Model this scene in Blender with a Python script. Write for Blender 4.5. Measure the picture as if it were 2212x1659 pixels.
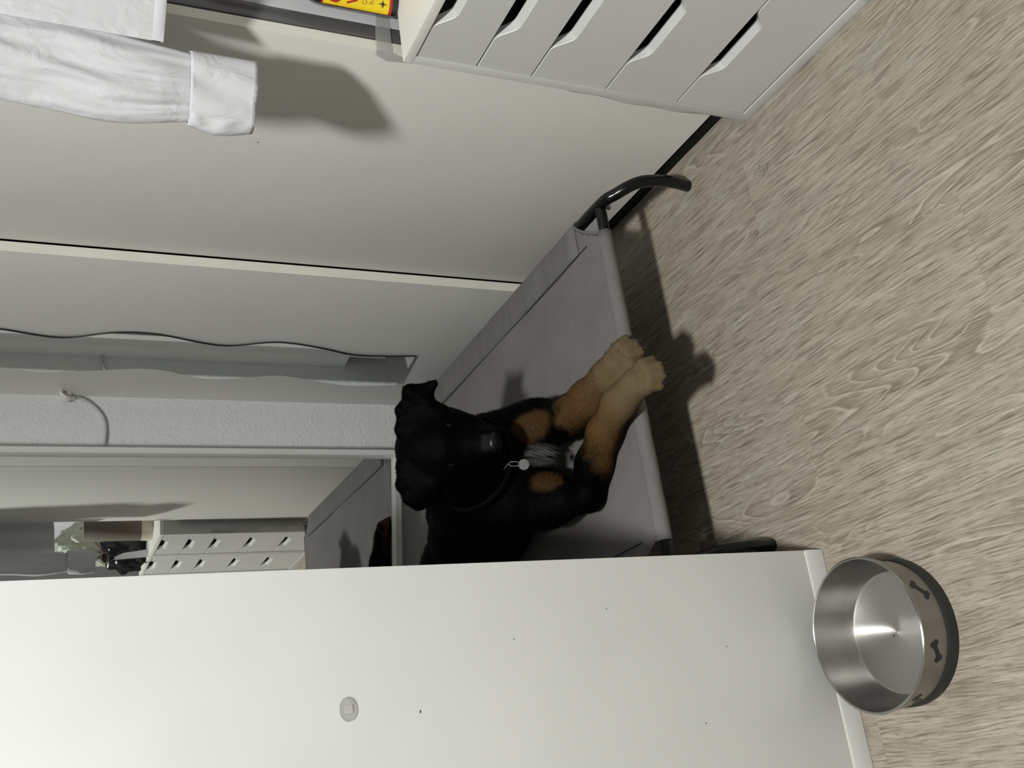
import bpy, bmesh, math, random
import numpy as np
from mathutils import Vector, Matrix

for o in list(bpy.data.objects):
    bpy.data.objects.remove(o)
scn = bpy.context.scene
COL = scn.collection
random.seed(7)
rng = np.random.default_rng(11)

# ------------------------------------------------------------------ camera
CAM = Vector((-1.191, -3.0082, 1.2704))
YAW, PIT, ROLL, FPX = 0.4019, 0.4388, 0.0394, 2317.1
fw = Vector((math.sin(YAW) * math.cos(PIT), math.cos(YAW) * math.cos(PIT), -math.sin(PIT)))
rt = Vector((math.cos(YAW), -math.sin(YAW), 0))
up = rt.cross(fw)
r2 = rt * math.cos(ROLL) + up * math.sin(ROLL)
u2 = -rt * math.sin(ROLL) + up * math.cos(ROLL)
cd = bpy.data.cameras.new('camera')
cam = bpy.data.objects.new('camera', cd)
COL.objects.link(cam)
cx, cy, cz = -u2, r2, -fw            # the phone was held sideways: the picture lies on its side
cam.matrix_world = Matrix(((cx.x, cy.x, cz.x, CAM.x), (cx.y, cy.y, cz.y, CAM.y), (cx.z, cy.z, cz.z, CAM.z), (0, 0, 0, 1)))
cd.sensor_fit = 'HORIZONTAL'
cd.sensor_width = 36.0
cd.lens = FPX * 36.0 / 2212.0
cd.clip_start = 0.02
scn.camera = cam

# ------------------------------------------------------------------ world, exposure, lamp settings
w = bpy.data.worlds.new('world')
scn.world = w
w.use_nodes = True
w.node_tree.nodes['Background'].inputs[0].default_value = (0.5, 0.52, 0.55, 1)
w.node_tree.nodes['Background'].inputs[1].default_value = 0.2
scn.view_settings.view_transform = 'Standard'
scn.view_settings.look = 'None'
scn.view_settings.gamma = 1.0
scn.view_settings.use_curve_mapping = False
scn.view_settings.exposure = 1.27
LAMP = (-1.42, -3.0, 2.90)
LAMP_STRENGTH = 290.0
LAMP_COLOR = (0.985, 0.992, 0.965, 1)

# ------------------------------------------------------------------ helpers
def tag(o, label=None, cat=None, group=None, kind=None):
    if label: o['label'] = label
    if cat: o['category'] = cat
    if group: o['group'] = group
    if kind: o['kind'] = kind
    return o

def empty(name, loc, label=None, cat=None, group=None, kind=None, rz=0.0):
    o = bpy.data.objects.new(name, None)
    COL.objects.link(o)
    o.location = loc
    o.rotation_euler = (0, 0, rz)
    o.matrix_world = Matrix.Translation(loc) @ Matrix.Rotation(rz, 4, 'Z')
    o.empty_display_size = 0.05
    return tag(o, label, cat, group, kind)

def world_of(o):
    m = o.matrix_basis.copy()
    if o.parent:
        m = world_of(o.parent) @ o.matrix_parent_inverse @ m
    return m

def link(o, parent=None, local=False):
    COL.objects.link(o)
    if parent:
        o.parent = parent
        if not local:
            o.matrix_parent_inverse = world_of(parent).inverted()
    return o

def mesh(name, V, F, mat, parent=None, smooth=False, local=False, angle=None):
    me = bpy.data.meshes.new(name)
    me.from_pydata([tuple(map(float, v)) for v in V], [], F)
    me.update()
    if mat: me.materials.append(mat)
    o = bpy.data.objects.new(name, me)
    if smooth:
        me.polygons.foreach_set('use_smooth', [True] * len(me.polygons))
        if angle: me.set_sharp_from_angle(angle=math.radians(angle))
    return link(o, parent, local)

def bm_obj(name, bm, mat, parent=None, smooth=False, local=False, angle=None):
    me = bpy.data.meshes.new(name)
    bmesh.ops.recalc_face_normals(bm, faces=bm.faces)
    bm.to_mesh(me); bm.free()
    if mat: me.materials.append(mat)
    if smooth:
        me.polygons.foreach_set('use_smooth', [True] * len(me.polygons))
        if angle: me.set_sharp_from_angle(angle=math.radians(angle))
    return link(bpy.data.objects.new(name, me), parent, local)

def bm_box(bm, x0, x1, y0, y1, z0, z1):
    vs = [bm.verts.new(p) for p in ((x0, y0, z0), (x1, y0, z0), (x1, y1, z0), (x0, y1, z0), (x0, y0, z1), (x1, y0, z1), (x1, y1, z1), (x0, y1, z1))]
    for f in ((0, 3, 2, 1), (4, 5, 6, 7), (0, 1, 5, 4), (1, 2, 6, 5), (2, 3, 7, 6), (3, 0, 4, 7)):
        bm.faces.new([vs[i] for i in f])

def box(name, x0, x1, y0, y1, z0, z1, mat, parent=None, bev=0.0, local=False):
    bm = bmesh.new()
    bm_box(bm, min(x0, x1), max(x0, x1), min(y0, y1), max(y0, y1), min(z0, z1), max(z0, z1))
    if bev: bmesh.ops.bevel(bm, geom=bm.edges[:], offset=bev, segments=2, affect='EDGES', profile=0.6)
    return bm_obj(name, bm, mat, parent, smooth=bool(bev), local=local, angle=40)

def catmull(P, n):
    P = [np.array(p, float) for p in P]
    P = [2 * P[0] - P[1]] + P + [2 * P[-1] - P[-2]]
    out = []
    for i in range(1, len(P) - 2):
        for k in range(n):
            t = k / n
            out.append(.5 * ((2 * P[i]) + (P[i + 1] - P[i - 1]) * t + (2 * P[i - 1] - 5 * P[i] + 4 * P[i + 1] - P[i + 2]) * t * t + (3 * P[i] - P[i - 1] - 3 * P[i + 1] + P[i + 2]) * t ** 3))
    out.append(P[-2])
    return np.array(out)

def tube_vf(P, r, seg=14, cap=True):
    P = np.asarray(P, float); n = len(P)
    r = np.broadcast_to(np.asarray(r, float), (n,))
    T = np.gradient(P, axis=0); T /= np.linalg.norm(T, axis=1)[:, None]
    a = np.array([0, 0, 1.0]) if abs(T[0][2]) < .9 else np.array([1.0, 0, 0])
    N = np.cross(T[0], a); N /= np.linalg.norm(N)
    V = []; F = []
    for i in range(n):
        N = N - T[i] * (N @ T[i]); N /= np.linalg.norm(N); B = np.cross(T[i], N)
        for k in range(seg):
            th = 2 * math.pi * k / seg
            V.append(P[i] + r[i] * (math.cos(th) * N + math.sin(th) * B))
    for i in range(n - 1):
        for k in range(seg):
            a0 = i * seg + k; a1 = i * seg + (k + 1) % seg
            F.append((a0, a1, a1 + seg, a0 + seg))
    if cap:
        F.append(tuple(range(seg - 1, -1, -1))); F.append(tuple((n - 1) * seg + k for k in range(seg)))
    return V, F

def tube(name, P, r, mat, parent=None, seg=14, local=False, cap=True):
    V, F = tube_vf(P, r, seg, cap)
    return mesh(name, V, F, mat, parent, True, local, angle=50)

def lathe(name, prof, c, mat, parent=None, seg=64, angle=45):
    V = []; F = []; n = len(prof)
    for k in range(seg):
        th = 2 * math.pi * k / seg
        for (r, z) in prof: V.append((c[0] + r * math.cos(th), c[1] + r * math.sin(th), c[2] + z))
    for k in range(seg):
        k2 = (k + 1) % seg
        for i in range(n - 1):
            F.append((k * n + i, k2 * n + i, k2 * n + i + 1, k * n + i + 1))
    o = mesh(name, V, F, mat, parent, True)
    bm = bmesh.new(); bm.from_mesh(o.data)
    bmesh.ops.remove_doubles(bm, verts=bm.verts, dist=1e-6)
    bmesh.ops.recalc_face_normals(bm, faces=bm.faces)
    bm.to_mesh(o.data); bm.free()
    o.data.polygons.foreach_set('use_smooth', [True] * len(o.data.polygons))
    o.data.set_sharp_from_angle(angle=math.radians(angle))
    return o

# ------------------------------------------------------------------ materials
def mat(name, col=(.5, .5, .5), rough=.5, metal=0.0, spec=.5, **kw):
    m = bpy.data.materials.new(name); m.use_nodes = True
    b = m.node_tree.nodes['Principled BSDF']
    b.inputs['Base Color'].default_value = (*col, 1)
    b.inputs['Roughness'].default_value = rough
    b.inputs['Metallic'].default_value = metal
    b.inputs['Specular IOR Level'].default_value = spec
    for k, v in kw.items(): b.inputs[k.replace('_', ' ')].default_value = v
    return m

class G:
    """tiny node-graph helper"""
    def __init__(s, m): s.m = m; s.t = m.node_tree; s.b = s.t.nodes['Principled BSDF']
    def n(s, typ, ins=None, **props):
        nd = s.t.nodes.new(typ)
        for k, v in props.items(): setattr(nd, k, v)
        for k, v in (ins or {}).items():
            if isinstance(v, bpy.types.NodeSocket): s.t.links.new(v, nd.inputs[k])
            else: nd.inputs[k].default_value = v
        return nd
    def pos(s): return s.n('ShaderNodeNewGeometry').outputs['Position']
    def map(s, vec, scale, loc=(0, 0, 0)): return s.n('ShaderNodeMapping', {'Vector': vec, 'Scale': scale, 'Location': loc}).outputs[0]
    def noise(s, vec, scale=1, detail=3, rough=.5, dist=0.0): return s.n('ShaderNodeTexNoise', {'Vector': vec, 'Scale': scale, 'Detail': detail, 'Roughness': rough, 'Distortion': dist}).outputs[0]
    def ramp(s, fac, stops):
        r = s.n('ShaderNodeValToRGB', {'Fac': fac}); e = r.color_ramp.elements
        while len(e) < len(stops): e.new(.5)
        for x, (p, c) in zip(e, stops): x.position = p; x.color = (*c, 1) if len(c) == 3 else c
        return r.outputs[0]
    def mix(s, fac, a, b, typ='MIX'):
        nd = s.n('ShaderNodeMix', data_type='RGBA', blend_type=typ)
        for k, v in ((0, fac), (6, a), (7, b)):
            if isinstance(v, bpy.types.NodeSocket): s.t.links.new(v, nd.inputs[k])
            else: nd.inputs[k].default_value = v if k == 0 else (*v, 1)
        return nd.outputs[2]
    def math(s, op, a, b=0.0):
        nd = s.n('ShaderNodeMath', operation=op)
        for k, v in ((0, a), (1, b)):
            if isinstance(v, bpy.types.NodeSocket): s.t.links.new(v, nd.inputs[k])
            else: nd.inputs[k].default_value = v
        return nd.outputs[0]
    def bump(s, h, strength=.3, dist=.002): s.t.links.new(s.n('ShaderNodeBump', {'Height': h, 'Strength': strength, 'Distance': dist}).outputs[0], s.b.inputs['Normal'])
    def set(s, name, sock): s.t.links.new(sock, s.b.inputs[name])

def lacquer(name, col, rough=.4, var=.04, sc=6, bump=.03):
    m = mat(name, col, rough); g = G(m); p = g.pos()
    n = g.noise(p, sc, 4)
    c2 = tuple(x * (1 - var) for x in col); c1 = tuple(min(1, x * (1 + var * .5)) for x in col)
    g.set('Base Color', g.ramp(n, [(.3, c2), (.7, c1)]))
    g.bump(g.noise(p, 900, 2), bump, .0006)
    return m

M = {}
M['panel_beige'] = lacquer('panel_beige', (.77, .76, .715), .5, .03, 3)
M['edge_cream'] = lacquer('edge_cream', (.76, .745, .67), .45, .05, 12)
M['white_lacquer'] = lacquer('white_lacquer', (.675, .685, .66), .38, .035, 5)
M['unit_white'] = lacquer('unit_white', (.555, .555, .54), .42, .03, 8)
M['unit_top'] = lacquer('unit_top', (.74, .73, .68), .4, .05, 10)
M['white_wall'] = lacquer('white_wall', (.62, .62, .64), .6, .03, 4)
M['ceiling'] = lacquer('ceiling_paint', (.5, .5, .49), .8, .02, 3)
M['room_wall'] = lacquer('room_wall', (.17, .17, .165), .8, .03, 3)
M['grey_metal'] = mat('grey_metal', (.11, .108, .108), .22, .0, .6)
M['dark'] = mat('dark_gap', (.012, .012, .012), .8)
M['dark_plinth'] = mat('dark_plinth', (.006, .006, .0055), .7, spec=.2)
M['mirror'] = mat('mirror_glass', (.84, .855, .84), .012, 1.0)
M['wavy_glass'] = mat('wavy_mirror_glass', (.86, .905, .88), .02, 1.0)
M['glass_edge'] = mat('mirror_edge', (.012, .02, .018), .3)
M['frame_white'] = lacquer('frame_white', (.66, .66, .63), .4, .03, 8)
M['cable'] = mat('cable_grey', (.48, .48, .47), .5)
M['hook_white'] = mat('hook_plastic', (.72, .71, .68), .35)

m = M['plaster'] = mat('woodchip_plaster', (.70, .70, .695), .75); g = G(m); p = g.pos()
g.bump(g.math('ADD', g.noise(p, 130, 3, .6), g.math('MULTIPLY', g.noise(p, 45, 2), .6)), .75, .004)

m = M['floorwood'] = mat('laminate_oak', (.3, .26, .21), .42, spec=.35); g = G(m)
info = g.n('ShaderNodeObjectInfo').outputs['Random']
off = g.n('ShaderNodeCombineXYZ', {0: g.math('MULTIPLY', info, 37.0), 1: g.math('MULTIPLY', info, 91.0), 2: 0.0}).outputs[0]
pv = g.n('ShaderNodeVectorMath', {0: g.pos(), 1: off}, operation='ADD').outputs[0]
warp = g.noise(g.map(pv, (14, 2.4, 1)), 1, 3, .5)
wv = g.n('ShaderNodeVectorMath', {0: pv, 1: g.n('ShaderNodeCombineXYZ', {0: g.math('MULTIPLY', warp, .035), 1: 0.0, 2: 0.0}).outputs[0]}, operation='ADD').outputs[0]
fine = g.noise(g.map(wv, (330, 11, 1)), 1, 4, .6)
fine2 = g.noise(g.map(wv, (520, 34, 1), (3, 7, 0)), 1, 3, .6)
mid = g.noise(g.map(wv, (60, 5, 1)), 1, 4, .6)
patch = g.noise(g.map(pv, (11, 5, 1), (9, 2, 0)), 1, 3, .5)
big = g.noise(g.map(pv, (13, 2.1, 1)), 1, 1.5, .4, .25)
saw = g.math('FRACT', g.math('MULTIPLY', big, 19.0))
ringmask = g.ramp(g.noise(g.map(pv, (9, 1.5, 1), (5, 3, 0)), 1, 2), [(.50, (0, 0, 0)), (.60, (1, 1, 1))])
c = g.ramp(mid, [(.25, (.21, .176, .138)), (.5, (.285, .248, .20)), (.78, (.355, .318, .265))])
c = g.mix(g.math('MULTIPLY', g.ramp(patch, [(.52, (0, 0, 0)), (.72, (1, 1, 1))]), .35), c, (.33, .325, .275))
c = g.mix(g.math('MULTIPLY', g.ramp(fine, [(.34, (1, 1, 1)), (.49, (0, 0, 0))]), .92), c, (.088, .068, .047))
c = g.mix(g.math('MULTIPLY', g.ramp(fine2, [(.36, (1, 1, 1)), (.48, (0, 0, 0))]), .60), c, (.115, .092, .067))
c = g.mix(g.math('MULTIPLY', g.ramp(fine, [(.56, (0, 0, 0)), (.70, (1, 1, 1))]), .55), c, (.46, .42, .355))
c = g.mix(g.math('MULTIPLY', g.math('MULTIPLY', g.ramp(saw, [(.0, (1, 1, 1)), (.30, (.25, .25, .25)), (.62, (0, 0, 0)), (.93, (.1, .1, .1)), (1, (1, 1, 1))]), ringmask), .62), c, (.115, .092, .068))
c = g.mix(g.math('MULTIPLY', g.math('MULTIPLY', g.ramp(saw, [(.74, (0, 0, 0)), (.86, (1, 1, 1)), (.95, (0, 0, 0))]), ringmask), .5), c, (.47, .43, .37))
c = g.mix(1.0, c, (1.16, 1.155, 1.15), 'MULTIPLY')
c = g.mix(.16, c, g.ramp(info, [(0, (.22, .19, .15)), (.5, (.31, .28, .23)), (1, (.25, .215, .17))]))
g.set('Base Color', c)
g.set('Roughness', g.ramp(fine, [(.3, (.6,) * 3), (.6, (.45,) * 3)]))
g.bump(g.math('ADD', fine, g.math('MULTIPLY', fine2, .5)), .3, .0008)

m = M['canvas'] = mat('bed_canvas', (.125, .118, .118), .85, spec=.2); g = G(m); p = g.pos()
wx = g.n('ShaderNodeTexWave', {'Vector': p, 'Scale': 170.0, 'Distortion': .3}, wave_type='BANDS', bands_direction='DIAGONAL').outputs['Fac']
g.bump(wx, .22, .0006)
g.set('Base Color', g.ramp(g.noise(p, 9, 5, .65), [(.25, (.135, .128, .122)), (.75, (.168, .160, .153))]))
m = M['canvas_strip'] = mat('bed_canvas_strip', (.135, .13, .125), .85, spec=.2); g = G(m); p = g.pos()
wx = g.n('ShaderNodeTexWave', {'Vector': p, 'Scale': 200.0, 'Distortion': .2}, wave_type='BANDS', bands_direction='Y').outputs['Fac']
g.bump(wx, .3, .0008)
g.set('Base Color', g.ramp(g.noise(g.map(p, (4, 40, 4)), 1, 4, .6), [(.3, (.128, .123, .117)), (.75, (.162, .156, .149))]))
M['seam'] = mat('seam_thread', (.022, .021, .021), .9)
M['black_tube'] = mat('black_tube', (.004, .0045, .0045), .2, 0, .35)
M['bolt'] = mat('bolt_steel', (.45, .45, .46), .3, 1.0)

m = M['shirt'] = mat('white_cotton', (.60, .60, .62), .85, spec=.2); g = G(m); p = g.pos()
g.bump(g.noise(g.map(p, (26, 26, 14)), 1, 4, .55, .6), .5, .012)
M['thread'] = mat('shirt_thread', (.62, .62, .65), .9)

# brushed steel
m = M['steel'] = mat('spun_steel', (.44, .43, .41), .30, 1.0); g = G(m)
m.node_tree.nodes['Principled BSDF'].inputs['Anisotropic'].default_value = .85
tg = g.n('ShaderNodeTangent', direction_type='RADIAL', axis='Z')
g.set('Tangent', tg.outputs[0]); g.b.inputs['Anisotropic Rotation'].default_value = .25; g.b.inputs['Roughness'].default_value = .27
M['steel_side'] = mat('brushed_steel_side', (.33, .32, .30), .42, 1.0)
M['rubber'] = mat('black_rubber', (.016, .017, .017), .55)
M['bone_print'] = mat('bone_print', (.010, .012, .012), .5)

M['bottle_glass'] = mat('dark_bottle', (.010, .006, .004), .12)
M['label_yellow'] = mat('label_yellow', (.82, .60, .012), .45)
M['label_red'] = mat('label_red', (.42, .02, .012), .45)
M['label_black'] = mat('label_black', (.015, .012, .01), .5)
M['label_gold'] = mat('label_script', (.45, .30, .03), .5)
M['cap_red'] = mat('cap_plastic', (.55, .03, .02), .35)

def tape_material():
    m = bpy.data.materials.new('clear_tape'); m.use_nodes = True
    t = m.node_tree; b = t.nodes['Principled BSDF']
    b.inputs['Base Color'].default_value = (.50, .50, .47, 1); b.inputs['Roughness'].default_value = .25
    tr = t.nodes.new('ShaderNodeBsdfTransparent'); mx = t.nodes.new('ShaderNodeMixShader')
    ns = t.nodes.new('ShaderNodeTexNoise'); ns.inputs['Scale'].default_value = 60
    rp = t.nodes.new('ShaderNodeMapRange'); rp.inputs[3].default_value = .30; rp.inputs[4].default_value = .75
    t.links.new(ns.outputs[0], rp.inputs[0]); t.links.new(rp.outputs[0], mx.inputs[0])
    t.links.new(tr.outputs[0], mx.inputs[1]); t.links.new(b.outputs[0], mx.inputs[2])
    t.links.new(mx.outputs[0], t.nodes['Material Output'].inputs['Surface'])
    return m
M['tape'] = tape_material()
M['clear_plastic'] = mat('clear_plastic', (.98, .98, .98), .06, Transmission_Weight=1.0, IOR=1.15)

# ------------------------------------------------------------------ the room
ZC = 2.95
FX0, FX1, FY0, FY1 = -2.7, 0.62, -4.6, 0.0
fl = empty('floor', (0, 0, 0), kind='structure')
tag(fl, 'grey-brown wood grain laminate floor')
box('subfloor', FX0, FX1, FY0, FY1, -.03, -.0085, M['dark'], fl)
PW, PL = .167, 1.26
bm = bmesh.new(); bm_box(bm, .00003, PW - .00003, .00005, PL - .00005, -.008, 0)
bmesh.ops.bevel(bm, geom=[e for e in bm.edges if all(v.co.z > -.001 for v in e.verts)], offset=.00025, segments=1, affect='EDGES')
plank_me = bpy.data.meshes.new('plank'); bm.to_mesh(plank_me); bm.free(); plank_me.materials.append(M['floorwood'])
col_i = 0
x = -.11 + PW * 4
while x > FX0 - PW:
    x -= PW
    k = round((-.11 - PW - x) / PW)
    ph = (-1.62 if k % 3 == 0 else (-1.62 + .47 if k % 3 == 1 else -1.62 + .83))
    y = ph - 3 * PL
    while y < FY1:
        if y + PL > FY0 - .1:
            o = bpy.data.objects.new('plank', plank_me); link(o, fl, True); o.location = (x, y, 0)
        y += PL
# room shell
tag(box('ceiling', FX0, FX1, FY0, FY1, ZC, ZC + .05, M['ceiling']), 'plain white ceiling of the room', kind='structure')
tag(box('wall_left', FX0 - .05, FX0, FY0, FY1, 0, ZC, M['room_wall']), 'plain wall on the left of the room', kind='structure')
tag(box('wall_front', FX0, FX1, FY0 - .05, FY0, 0, ZC, M['room_wall']), 'plain wall behind the viewer', kind='structure')
BY = -.06
tag(box('wall_back', FX0, .1, BY, BY + .1, 0, ZC, M['plaster']), 'rough white plaster wall at the back corner', kind='structure')
wr = empty('wall_right', (0, -.8, 0), 'beige panelled wall running along the dog bed', kind='structure')
box('wall_panel', 0, .02, -1.620, -.862, .034, ZC - .002, M['panel_beige'], wr, .0012)
box('wall_panel', -.025, -.003, -.858, BY, .034, ZC - .002, M['panel_beige'], wr, .0008)
box('edge_strip', -.0258, -.003, -.8588, -.8578, .034, ZC - .002, M['edge_cream'], wr)
box('edge_strip', .0004, .0196, -1.6212, -1.6198, .034, ZC - .002, M['edge_cream'], wr)
box('toe_plinth', .006, .022, -1.60, BY, .0005, .036, M['dark_plinth'], wr)
box('wall_core', .024, .60, -1.612, BY, .036, ZC - .002, M['dark'], wr)
box('door_rail', .024, .052, -1.6205, -1.612, .034, ZC - .002, M['grey_metal'], wr, .0015)
box('side_panel', .0525, .56, -1.6215, -1.612, .034, ZC - .002, M['white_wall'], wr, .001)
tag(box('wall_recess', .56, .62, FY0, -1.612, 0, ZC, M['white_wall']), 'white wall behind the drawer units', kind='structure')

# ------------------------------------------------------------------ ceiling lamp (the light of the room)
lt = empty('ceiling_lamp', (LAMP[0], LAMP[1], ZC), 'flat round downlight on the ceiling', 'lamp')
lathe('housing', [(.0001, -.0005), (.145, -.0005), (.145, -.052), (.140, -.056), (.128, -.056), (.128, -.047), (.0001, -.047)], (LAMP[0], LAMP[1], ZC), M['frame_white'], lt, 48)
m = bpy.data.materials.new('lamp_glow'); m.use_nodes = True
m.node_tree.nodes.remove(m.node_tree.nodes['Principled BSDF'])
em = m.node_tree.nodes.new('ShaderNodeEmission'); em.inputs[0].default_value = LAMP_COLOR; em.inputs[1].default_value = LAMP_STRENGTH
m.node_tree.links.new(em.outputs[0], m.node_tree.nodes['Material Output'].inputs['Surface'])
V = [(LAMP[0] + .127 * math.cos(t), LAMP[1] + .127 * math.sin(t), ZC - .050) for t in np.linspace(0, 2 * math.pi, 49)[:-1]]
mesh('diffuser', V, [tuple(range(47, -1, -1))], m, lt)

# ------------------------------------------------------------------ tall white cabinet on the left
cb = empty('tall_cabinet', (-1.3, -1.43, 0), 'tall glossy white cabinet side standing in front of the dog bed', 'cabinet')
PX, PY = -.872, -1.587
box('side_panel', -1.75, PX, PY, PY + .018, .0385, 2.1, M['white_lacquer'], cb, .0012)
box('plinth', -1.748, PX + .0005, PY - .0012, PY + .016, .0008, .0365, M['white_lacquer'], cb, .001)
box('carcass', -1.745, PX - .004, PY + .0185, -1.275, .02, 2.09, M['white_lacquer'], cb, .001)
box('sealant_line', -1.745, PX - .002, PY - .0008, PY + .004, .0362, .0388, mat('sealant', (.82, .80, .74), .5), cb)
# small chips and marks in the lacquer
scuff = mat('scuff', (.06, .058, .05), .7)
mesh('scuff_mark', [(-.0004, -1.3135 + .0012 * math.cos(t), .864 + .0024 * math.sin(t)) for t in np.linspace(0, 2 * math.pi, 9)[:-1]], [tuple(range(8))], scuff, wr)
for (x, z, s) in ((-1.072, .752, .0022), (-.985, .60, .0012), (-1.13, .30, .0015), (-1.02, .235, .0014), (-.95, .44, .0013)):
    V = [(x + s * 1.2 * math.cos(t) * (1 if k % 2 else .8), PY - .00035, z + s * .5 * math.sin(t)) for k, t in enumerate(np.linspace(0, 2 * math.pi, 9)[:-1])]
    mesh('scuff_mark', V, [tuple(range(8))], scuff, cb)
hk = empty('bumper_dot', (-1.06, PY, .851), 'small clear plastic adhesive dot stuck on the white cabinet', 'hook')
bm = bmesh.new(); bmesh.ops.create_uvsphere(bm, u_segments=24, v_segments=12, radius=1)
bmesh.ops.transform(bm, matrix=Matrix.Translation((-1.06, PY - .0002, .851)) @ Matrix.Diagonal((.015, .0035, .0115, 1)), verts=bm.verts)
bm_obj('dome', bm, M['clear_plastic'], hk, True)
V, F = tube_vf([(-1.06 + .0152 * math.cos(t), PY - .0008, .851 + .0117 * math.sin(t)) for t in np.linspace(0, 2 * math.pi, 33)], .0007, 6)
mesh('rim', V, F, M['clear_plastic'], hk, True)
box('glue_pad', -1.066, -1.054, PY - .0026, PY - .0006, .846, .857, mat('glue_pad', (.74, .74, .72), .15), hk, .0006)

# ------------------------------------------------------------------ drawer units
UA, UB = .049, 1.66
ZB = [.684, .576, .473, .325, .173, .024]
def make_unit(y_left, label, back_x):
    u = empty('drawer_unit', (-UA + .29, y_left - .18, 0), label, 'drawer unit', 'white drawer units along the wall')
    x0, x1, y1, y0, t = -UA, back_x, y_left, y_left - .36, .0175
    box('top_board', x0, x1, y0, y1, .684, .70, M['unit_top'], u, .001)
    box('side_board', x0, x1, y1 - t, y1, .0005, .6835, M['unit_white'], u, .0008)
    box('side_board', x0, x1, y0, y0 + t, .0005, .6835, M['unit_white'], u, .0008)
    box('base_board', x0, x1, y0 + t, y1 - t, .0005, .021, M['unit_white'], u, .0008)
    box('back_board', x1 - .008, x1, y0 + t, y1 - t, .021, .6835, M['unit_white'], u)
    ya, yb = y0 + t + .0015, y1 - t - .0015
    yc = (ya + yb) / 2
    for i in range(5):
        zt, zb = ZB[i] - .0025, ZB[i + 1] + .0008
        prof = []
        for yy in np.linspace(ya, yb, 61):
            d = abs(yy - yc); k = min(1, max(0, (.092 - d) / .042)); k = k * k * (3 - 2 * k)
            prof.append((yy, zt - .030 * k, zt - .0235 * k))
        th = .016; xf = x0 + .0022
        V = []; F = []
        n = len(prof)
        for (yy, zz, zk) in prof:
            # rounded lip: the scoop leans back into the drawer
            V += [(xf, yy, zb), (xf, yy, zz - .0012), (xf + .0012, yy, zz), (xf + th, yy, zk), (xf + th, yy, zb)]
        for k in range(n - 1):
            for j in range(4): F.append((k * 5 + j, k * 5 + j + 1, (k + 1) * 5 + j + 1, (k + 1) * 5 + j))
            F.append((k * 5 + 4, k * 5, (k + 1) * 5, (k + 1) * 5 + 4))
        F.append((0, 1, 2, 3, 4)); F.append(tuple((n - 1) * 5 + j for j in (4, 3, 2, 1, 0)))
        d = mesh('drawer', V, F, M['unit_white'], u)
        bm = bmesh.new(); bm.from_mesh(d.data); bmesh.ops.recalc_face_normals(bm, faces=bm.faces); bm.to_mesh(d.data); bm.free()
        box('drawer_tray', xf + th, x1 - .05, ya + .008, yb - .008, zb + .006, zb + .012, M['dark'], d)
    return u
make_unit(-UB, 'white five-drawer unit with scooped handles, against the beige panel end', .53)
make_unit(-UB - .364, 'second white five-drawer unit, seen only in the tall mirror', .53)

# clear tape bridging the first unit and the wall panel
tp = empty('adhesive_tape', (-.02, -1.65, .3), 'crumpled clear packing tape along the edge of the drawer unit', 'tape')
V = []; F = []; zs = np.linspace(.03, .50, 40)
for i, z in enumerate(zs):
    wdt = .014 + .014 * math.exp(-((z - .20) / .16) ** 2) + .0025 * math.sin(z * 55) * (1 if z < .4 else .3)
    if z > .38: wdt *= max(.1, (.50 - z) / .12)
    V += [(-UA + .001, -UB + .0006, z), (-UA + .0005 + .012, -UB + .001 + wdt * .75, z), (-UA + .02, -UB + .001 + wdt, z)]
for i in range(len(zs) - 1):
    for j in range(2): F.append((i * 3 + j, i * 3 + j + 1, (i + 1) * 3 + j + 1, (i + 1) * 3 + j))
mesh('tape_strip', V, F, M['tape'], tp, True)
V = [(-.0012, -1.6226, .7015), (-.0012, -1.6226, .7300), (.030, -1.6228, .7290), (.030, -1.6228, .7015), (.075, -1.6228, .7255), (.075, -1.6228, .7015), (-.0008, -1.604, .650), (-.0008, -1.598, .705), (-.0008, -1.610, .728)]
mesh('tape_patch', V, [(0, 1, 2, 3), (3, 2, 4, 5), (0, 6, 7, 8, 1)], M['tape'], tp)

# ------------------------------------------------------------------ mirror cabinet on the back wall
MY = -.15
mr = empty('framed_mirror', (-.7, MY, .3), 'tall mirror in a slim white frame on the back wall', 'mirror')
def zbot(x): return .2365 + (-.21 - x) * .082
mx0, mx1, mz1 = -1.35, -.209, 2.15
fy = MY - .019
def rail(name, pts, y0, y1):
    V = [(x, y0, z) for x, z in pts] + [(x, y1, z) for x, z in pts]
    F = [(0, 1, 2, 3), (7, 6, 5, 4)] + [(i, (i + 1) % 4 + 4 - 4, (i + 1) % 4 + 4, i + 4)[::-1] for i in range(4)]
    bm = bmesh.new(); vs = [bm.verts.new(v) for v in V]
    for f in F: bm.faces.new([vs[i] for i in f])
    bmesh.ops.recalc_face_normals(bm, faces=bm.faces)
    bmesh.ops.bevel(bm, geom=bm.edges[:], offset=.0012, segments=2, affect='EDGES')
    return bm_obj(name, bm, M['frame_white'], mr, True, angle=40)
fwid = .0165
rail('frame_rail', [(mx1 - fwid, zbot(mx1) - .019), (mx1, zbot(mx1) - .019), (mx1, mz1), (mx1 - fwid, mz1)], fy, MY + .02)
rail('frame_rail', [(mx0, zbot(mx0) - .019), (mx0 + fwid, zbot(mx0) - .019), (mx0 + fwid, mz1), (mx0, mz1)], fy, MY + .02)
rail('frame_rail', [(mx0 + fwid, zbot(mx0) - .019), (mx1 - fwid, zbot(mx1) - .019), (mx1 - fwid, zbot(mx1)), (mx0 + fwid, zbot(mx0))], fy, MY + .02)
rail('frame_rail', [(mx0 + fwid, mz1 - .02), (mx1 - fwid, mz1 - .02), (mx1 - fwid, mz1), (mx0 + fwid, mz1)], fy, MY + .02)
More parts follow.
